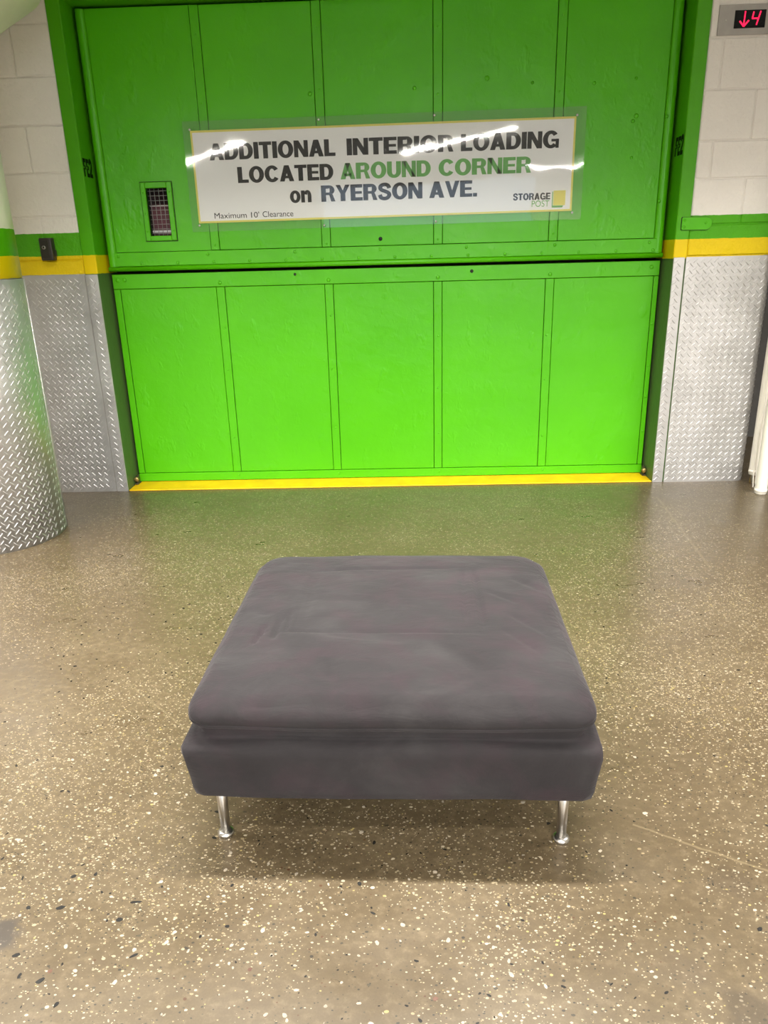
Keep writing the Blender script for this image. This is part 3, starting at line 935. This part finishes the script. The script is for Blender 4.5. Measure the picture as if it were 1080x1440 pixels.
# upholstered base: stacked outlines
prof = [(-0.030, 0.146, .03), (-0.010, 0.147, .03), (-0.002, 0.153, .028), (0.002, 0.175, .025), (0.005, 0.21, .024), (0.008, 0.24, .023), (0.010, 0.265, .022), (0.009, 0.280, .022),
        (0.004, 0.290, .025), (-0.004, 0.296, .03), (-0.014, 0.299, .035), (-0.023, 0.301, .04), (-0.025, 0.306, .04), (-0.018, 0.326, .045), (-0.018, 0.343, .05), (-0.05, 0.345, .05)]
m = MB(); rings = []
for k, (d, z, r) in enumerate(prof):
    o_ = round_rect(HW + d - 0.002, YF_ - d - 0.003, YB_ + d, r)
    rings.append([(x + 0.0016 * wob(x, y, z) * (1 if abs(y) > .3 else .5), y + 0.0018 * wob(y, x, z), z + (0.0026 * wob(x, y, 0.1) if k > 8 else 0.0012 * wob(x, y, .2)) - 0.006 * ((x / HW) ** 2 - 0.3) * (k > 8)) for x, y in o_])
n = min(len(r) for r in rings)
base_n = len(rings[0])
def resample(ring, n):
    ln = [0]
    for i in range(len(ring)):
        a, b_ = ring[i], ring[(i + 1) % len(ring)]
        ln.append(ln[-1] + math.dist(a, b_))
    out = []; j = 0
    for i in range(n):
        t = ln[-1] * i / n
        while ln[j + 1] < t: j += 1
        f = (t - ln[j]) / max(1e-9, ln[j + 1] - ln[j])
        a, b_ = ring[j], ring[(j + 1) % len(ring)]
        out.append(tuple(a[q] + (b_[q] - a[q]) * f for q in range(3)))
    return out
rings = [resample(r, 160) for r in rings]
vs_ = [p for r in rings for p in r]
fs = [(k * 160 + i, k * 160 + (i + 1) % 160, (k + 1) * 160 + (i + 1) % 160, (k + 1) * 160 + i) for k in range(len(rings) - 1) for i in range(160)]
fs += [tuple(range(159, -1, -1)), tuple(range((len(rings) - 1) * 160, len(rings) * 160))]
m.add(vs_, fs, True)
m.build('base', M['velvet'], ot)
# cushion: height field top joined to a rolled edge
def crease(x, y, ax, ay, bx, by, w, d):
    px, py = bx - ax, by - ay
    l2 = px * px + py * py
    t = max(0, min(1, ((x - ax) * px + (y - ay) * py) / l2))
    q = math.hypot(x - ax - t * px, y - ay - t * py)
    fade = min(1, 6 * t + .15, 6 * (1 - t) + .15)
    return -1.5 * d * fade * math.exp(-(q / w) ** 2)
CREASES = [(-0.27, 0.247, 0.20, 0.257, .007, .0035), (0.196, 0.262, 0.186, -0.11, .006, .0040), (0.228, 0.25, 0.231, -0.14, .008, .0060),
           (-0.30, -0.148, 0.236, -0.156, .007, .0038), (-0.347, -0.205, -0.332, -0.10, .006, .0060), (-0.300, -0.185, -0.298, -0.05, .008, .0065),
           (-0.275, -0.150, -0.278, -0.03, .006, .0050), (-0.24, 0.22, -0.235, -0.10, .012, .0020), (-0.20, -0.16, 0.05, -0.20, .012, .0025),
           (0.25, 0.10, 0.34, 0.02, .01, .003), (0.30, -0.05, 0.40, -0.16, .01, .003), (0.27, -0.12, 0.38, -0.27, .012, .003), (0.33, 0.20, 0.42, 0.11, .012, .003),
           (-0.42, 0.00, -0.33, -0.05, .01, .0025), (-0.41, -0.13, -0.32, -0.15, .01, .0025), (-0.15, -0.33, -0.10, -0.40, .012, .0025)]
def cush_top(x, y):
    u = min(1, abs(x) / HW); w = (y - YF_) / (YB_ - YF_) * 2 - 1; w = max(-1, min(1, w))
    h = 0.398 + 0.022 * (1 - u ** 3.0) * (1 - abs(w) ** 3.0)
    h += 0.0013 * wob(x * 1.3, y * 1.3, .3)
    if -0.26 < x < 0.21 and -0.15 < y < 0.25: h -= 0.0022
    for c in CREASES: h += crease(x, y, *c)
    return h
NU = 132
edge = []
cr_ = [(-0.030, 0.330), (-0.008, 0.332), (0.000, 0.336), (0.0040, 0.343), (0.0035, 0.353), (-0.001, 0.364), (-0.009, 0.376), (-0.022, 0.387)]
outl = lambda d, r: resample([(x, y, 0) for x, y in round_rect(HW - 0.006 + d, YF_ + 0.004 - d, YB_ - 0.004 + d, r)], NU * 2)
rr = []
for d, z in cr_:
    o_ = outl(d, 0.060 + max(0, z - .33) * 0.25)
    rr.append([(x, y, z + 0.0022 * wob(x, y, .0) + 0.008 * ((x / HW) ** 2 - .4) * (1 if z < .34 else .3) * 0.6) for x, y, _ in o_])
# top: shrink the outline towards the middle, following the height field
for k in range(1, 60):
    t = k / 60
    d0 = -0.026 - 0.014 * min(1, k / 3)
    o_ = outl(d0, 0.075)
    sc = 1 - (k - 1) / 58.5
    ring_ = []
    for x, y, _ in o_:
        xx_, yy_ = x * sc, (y + 0.0) * sc + (1 - sc) * (YF_ + YB_) / 2 * 0
        e = max(0, 1 - k / 5.0)
        z = cush_top(xx_, yy_)
        ring_.append((xx_, yy_, z * (1 - 0.0) - 0.006 * e ** 2))
    rr.append(ring_)
n2 = NU * 2
vs_ = [p for r in rr for p in r]
fs = [(k * n2 + i, k * n2 + (i + 1) % n2, (k + 1) * n2 + (i + 1) % n2, (k + 1) * n2 + i) for k in range(len(rr) - 1) for i in range(n2)]
fs += [tuple(range(n2 - 1, -1, -1)), tuple(range((len(rr) - 1) * n2, len(rr) * n2))]
cu = MB().add(vs_, fs, True).build('cushion', M['velvet'], ot)
pip = [(p[0], p[1], p[2] - .001) for p in rr[2]]
MB().tube(pip, 0.0045, 8, True).build('piping', M['velvet'], cu)
for x, y in ((-0.404, -0.397), (0.398, -0.399), (-0.404, 0.372), (0.398, 0.372)):
    lg = MB().tube([(x, y, 0.0105), (x, y, 0.08), (x, y, 0.158)], [0.0112, 0.0122, 0.0135], 20).build('leg', M['chrome'], ot)
    MB().lathe([(0.018, 0.0), (0.0195, 0.002), (0.0195, 0.007), (0.016, 0.0105), (0.0125, 0.012)], (x, y, 0), 24).build('foot', M['chrome'], lg)
ot.location = (OX, OY, 0)
ot.rotation_euler = (0, 0, OYAW)

# ------------------------------------------------------------------ floor indicator
IY = -J - 0.0013
fi = empty('floor_indicator', (1.69, IY, 2.29))
tag(fi, 'brushed steel elevator floor indicator showing a red down arrow and 4', 'indicator')
MB().rbox(1.566, 1.868, IY - 0.006, IY, 2.291, 2.421, 0.0012).build('face_plate', M['steel'], fi)
MB().rbox(1.643, 1.793, IY - 0.0072, IY - 0.006, 2.319, 2.396, 0.0005).build('display', M['black'], fi)
m = MB()
def stroke(p, q, w):
    for poly in ribbon([p, ((p[0] + q[0]) / 2, (p[1] + q[1]) / 2), q], w, 2):
        m.add([(a, IY - 0.0078, c) for a, c in poly], [tuple(range(4))])
stroke((1.692, 2.391), (1.690, 2.330), 0.0065)
stroke((1.669, 2.350), (1.6905, 2.327), 0.0075); stroke((1.713, 2.352), (1.690, 2.327), 0.0075)
m.build('arrow', M['led'], fi, fix=False)
m = MB()
stroke((1.733, 2.388), (1.728, 2.358), 0.0065); stroke((1.727, 2.359), (1.757, 2.359), 0.0065); stroke((1.766, 2.390), (1.751, 2.331), 0.0065)
m.build('digit', M['led'], fi, fix=False)
rivet(fi, 1.602, IY - 0.006, 2.356, 0.004, 0.002, 'chrome', 'screw')
rivet(fi, 1.835, IY - 0.006, 2.356, 0.004, 0.002, 'chrome', 'screw')

# ------------------------------------------------------------------ key switch box
ks = empty('key_switch', (-1.92, -J - .0013, 1.328))
tag(ks, 'small dark box with round key lock on the green and yellow band', 'switch')
KY = -J - 0.0013
MB().rbox(-1.955, -1.888, KY - 0.046, KY, 1.331, 1.446, 0.005, 2).build('body', M['boxblack'], ks)
MB().rbox(-1.949, -1.902, KY - 0.050, KY - 0.046, 1.345, 1.436, 0.002).build('cover', M['boxblack'], ks)
lk = MB().lathe([(0.010, 0.0), (0.010, -0.004), (0.0065, -0.005)], (-1.929, KY - 0.050, 1.398), 18, 'y').build('key_lock', M['steel'], ks)
MB().lathe([(0.004, -0.005), (0.004, -0.0058)], (-1.929, KY - 0.050, 1.398), 12, 'y').build('keyhole', M['black'], lk)
MB().rbox(-1.886, -1.882, KY - 0.022, KY - 0.006, 1.352, 1.385, 0.001).build('latch', M['boxblack'], ks)

# ------------------------------------------------------------------ painted cover plate on right band
cp = empty('cover_plate', (1.56, -J - .0013, 1.398))
tag(cp, 'green painted metal plate with one rounded end above the yellow band', 'plate')
pl_ = [(1.487, 1.461), (1.487, 1.398)] + [(1.615 + .027 * math.cos(a), 1.427 + (.031 if True else 0) * math.sin(a)) for a in [math.radians(-90 + 18 * i) for i in range(11)]]
pl_ = [(1.490, 1.460), (1.486, 1.455), (1.486, 1.403), (1.490, 1.398)] + pl_[2:]
MB().prism([(1.5635 + (x - 1.5635) * 1.035, 1.429 + (z - 1.429) * 1.085 + .002) for x, z in pl_], KY - 0.0015, KY).build('shadow_outline', M['dark'], cp)  # shadow gap around the plate, put in as a slightly larger dark backing
MB().prism([(x, z + .002) for x, z in pl_], KY - 0.010, KY - 0.0015).build('plate', M['door'], cp)
for x, z in ((1.499, 1.447), (1.499, 1.414), (1.612, 1.432)):
    rivet(cp, x, KY - 0.010, z, 0.007, 0.004, 'door', 'screw')

# ------------------------------------------------------------------ white pipes and cables by the pier
def pipe(name, x, y, r, z0, z1, lean, label):
    p = empty(name, (x, y, 0.0))
    dx, dy = lean
    f = lambda z: (x + dx * z, y + dy * z, z)
    MB().tube([f(z0), f(z0 + .01), f((z0 + z1) / 2), f(z1)], [r * .96, r, r, r], 24).build('tube', M['pvc'], p)
    MB().tube([f(z0 + .012), f(z0 + .03)], r * 1.06, 24).build('end_collar', M['pvc'], p)
    tag(p, label, 'pipe')
    return p
pipe('white_pipe', 1.985, -0.425, 0.032, 0.0, 2.35, (0.003, 0.0), 'thick white pipe standing on the floor in front of the thinner raised pipe')
p2 = pipe('white_pipe', 2.026, -0.235, 0.030, 0.055, 2.30, (0.004, 0.0), 'white pipe ending above a brass hook beside the diamond plate pier')
MB().tube([(2.012, -0.245, 0.06), (2.006, -0.255, 0.035), (2.008, -0.262, 0.012), (2.020, -0.265, 0.004), (2.032, -0.262, 0.014), (2.034, -0.255, 0.045)], 0.0055, 8).build('hook', M['rust'], p2)
MB().lathe([(0.018, 0.0), (0.020, 0.004), (0.020, 0.020), (0.016, 0.055), (0.02, 0.058)], (2.030, -0.225, 0.0), 16).build('brass_foot', M['brass'], p2)
pipe('white_pipe', 2.10, -0.20, 0.034, 0.0, 2.3, (0.002, 0.0), 'white pipe standing behind the other two against the dark recess')
def cable(pts, r, label):
    P = [Vector(p) for p in pts]; Qp = []
    for i in range(len(P) - 1):
        p0, p1, p2_, p3 = P[max(i - 1, 0)], P[i], P[i + 1], P[min(i + 2, len(P) - 1)]
        for k in range(8):
            t = k / 8
            Qp.append(0.5 * ((2 * p1) + (p2_ - p0) * t + (2 * p0 - 5 * p1 + 4 * p2_ - p3) * t * t + (3 * p1 - p0 - 3 * p2_ + p3) * t ** 3))
    Qp.append(P[-1])
    o = MB().tube(Qp, r, 8).build('white_cable', M['cable'])
    at(o, Qp[-1])
    tag(o, label, 'cable', 'cables hanging on the white pipes')
cable([(2.06, -0.325, 1.6), (2.045, -0.325, 0.95), (2.01, -0.325, 0.62), (1.982, -0.325, 0.42), (1.974, -0.325, 0.26), (1.980, -0.325, 0.10), (1.988, -0.325, 0.004)], 0.0042, 'white cable bowing out over the diamond plate pier')
cable([(2.030, -0.276, 1.6), (2.022, -0.276, 0.9), (2.014, -0.276, 0.5), (2.018, -0.276, 0.2), (2.022, -0.276, 0.004)], 0.0038, 'white cable hanging straight down between the two front pipes')
cable([(2.050, -0.292, 1.6), (2.040, -0.292, 0.8), (2.032, -0.292, 0.45), (2.034, -0.292, 0.2), (2.040, -0.292, 0.004)], 0.0038, 'white cable hanging close behind the thickest pipe')

# ------------------------------------------------------------------ fluorescent fixtures (ceiling, above and behind the photographer)
def fixture(name, cx, cy, z, length, ang, label, watts, spread, tube_mat, group):
    f = empty(name, (cx, cy, z))
    MB().rbox(-length / 2, length / 2, -0.075, 0.075, 0.03, 0.075, 0.006).build('housing', M['housing'], None).parent = f
    for s_ in (-1, 1):
        a = MB().tube([(-length / 2 + .03, s_ * 0.038, 0.008), (length / 2 - .03, s_ * 0.038, 0.008)], 0.013, 10).build('tube', M[tube_mat], None)
        a.parent = f
        k = MB().tube([(s_ * length * .38, 0, 0.07), (s_ * length * .38, 0, CEIL - z)], 0.005, 6).build('hanger_rod', M['steel'], None)
        k.parent = f
    for s_ in (-1, 1):
        e = MB().rbox(s_ * length / 2 - .015, s_ * length / 2 + .015, -0.07, 0.07, -0.01, 0.05, 0.004).build('end_cap', M['housing'], None)
        e.parent = f
    if watts:
        ld = bpy.data.lights.new('lamp', 'AREA')
        ld.shape = 'RECTANGLE'; ld.size = length - 0.06; ld.size_y = 0.07
        ld.energy = watts; ld.color = (1.0, 0.955, 0.88)
        ld.spread = math.radians(spread)
        lo_ = bpy.data.objects.new('lamp', ld); COL.objects.link(lo_)
        lo_.parent = f; lo_.location = (0, 0, -0.012)
    f.rotation_euler = (0, 0, ang)
    tag(f, label, 'light fixture', group)
    return f
GRP = 'fluorescent fixtures hung from the ceiling'
fixture('strip_light', -0.05, -2.42, 3.0, 2.4, 0, 'fluorescent strip light hung straight above the ottoman', P_OVER, SPREAD_OVER, 'tube', GRP)
fixture('strip_light', -3.2, -2.42, 3.0, 2.4, 0, 'fluorescent strip light hung beyond the round column', P_OVER * 1.5, SPREAD_OVER, 'tube', GRP)
fixture('strip_light', 3.1, -2.42, 3.0, 2.4, 0, 'fluorescent strip light hung toward the right side wall', P_OVER, SPREAD_OVER, 'tube', GRP)
fixture('strip_light', -0.05, -4.6, 3.0, 2.4, 0, 'fluorescent strip light hung above the bare floor before the ottoman', P_MID, SPREAD_MID, 'tube', GRP)
d1 = math.atan2(2.52, 1.71)
for cx, cy, lab in ((0.82, -7.95, 'fluorescent strip light hung diagonally in the middle of the bay'), (-3.0, -8.6, 'fluorescent strip light hung diagonally near the left side wall'), (3.3, -11.6, 'fluorescent strip light hung diagonally near the street opening')):
    fixture('strip_light', cx, cy, 2.9, 2.7, d1, lab, P_REAR, 172, 'tube_rear', GRP)

# ------------------------------------------------------------------ larger stone chips ground flush into the floor
def chip(m, x, y, a, b_, ang, n):
    pts = []
    for i in range(n):
        t = 2 * math.pi * i / n + random.uniform(-.25, .25)
        q = random.uniform(.75, 1.05)
        px, py = a * q * math.cos(t), b_ * q * math.sin(t)
        pts.append((x + px * math.cos(ang) - py * math.sin(ang), y + px * math.sin(ang) + py * math.cos(ang)))
    k = len(pts)
    m.add([(x_, y_, -0.001) for x_, y_ in pts] + [(x_, y_, 0.0004) for x_, y_ in pts],
          [tuple(range(k, 2 * k))] + [(i, (i + 1) % k, (i + 1) % k + k, i + k) for i in range(k)])
rnd = random.Random(11)
random.seed(11)
cw, cd, cred = MB(), MB(), MB()
from mathutils import noise as mnoise
for i in range(9000):
    y = random.uniform(-3.78, -0.9); x = random.uniform(-1.5, 1.35)
    worn = 0.5 + 0.9 * mnoise.noise(Vector((x * 1.3 + 4.1, y * 1.3, 0.0)))          # patches ground open
    dens = 0.60 * (0.10 + 0.90 * max(0, min(1, (-2.2 - y) / 1.0))) * (1 if x < 0.2 else .45) * max(0.12, min(1, worn + 0.15))
    if random.random() > dens: continue
    a = random.choice((.0018, .002, .0025, .003, .003, .0036, .0045, .0058)) * random.uniform(.8, 1.2)
    chip(cw, x, y, a, a * random.uniform(.5, .85), random.uniform(0, 3.14), random.choice((6, 7, 8)))
for i in range(800):
    y = random.uniform(-3.75, -1.5); x = random.uniform(-1.3, 1.2)
    if x > 0.2 and random.random() < .45: continue
    a = random.choice((.0025, .003, .004, .005, .0065)) * random.uniform(.8, 1.2)
    chip(cd, x, y, a, a * random.uniform(.35, .75), random.uniform(0, 3.14), random.choice((6, 7, 8)))
for x, y, a, b_, g in ((-0.60, -3.20, .016, .0035, .1), (-0.56, -3.33, .011, .0035, .5), (-0.62, -3.245, .009, .006, .0), (-0.725, -3.385, .009, .006, .7), (-0.80, -3.33, .010, .005, .4), (-0.83, -3.215, .007, .005, -.6), (-0.76, -3.215, .012, .006, .3)):
    chip(cd, x, y, a, b_, g, 8)
for x, y in ((-0.715, -3.365), (0.04, -3.42), (-0.32, -3.36)):
    chip(cred, x, y, .006, .005, .3, 6)
tag(cw.build('cream_stone_chips', M['chip_w'], fl, fix=False), None, None, None, 'stuff')
tag(cd.build('dark_stone_chips', M['chip_d'], fl, fix=False), None, None, None, 'stuff')
tag(cred.build('red_stone_chips', M['chip_r'], fl, fix=False), None, None, None, 'stuff')
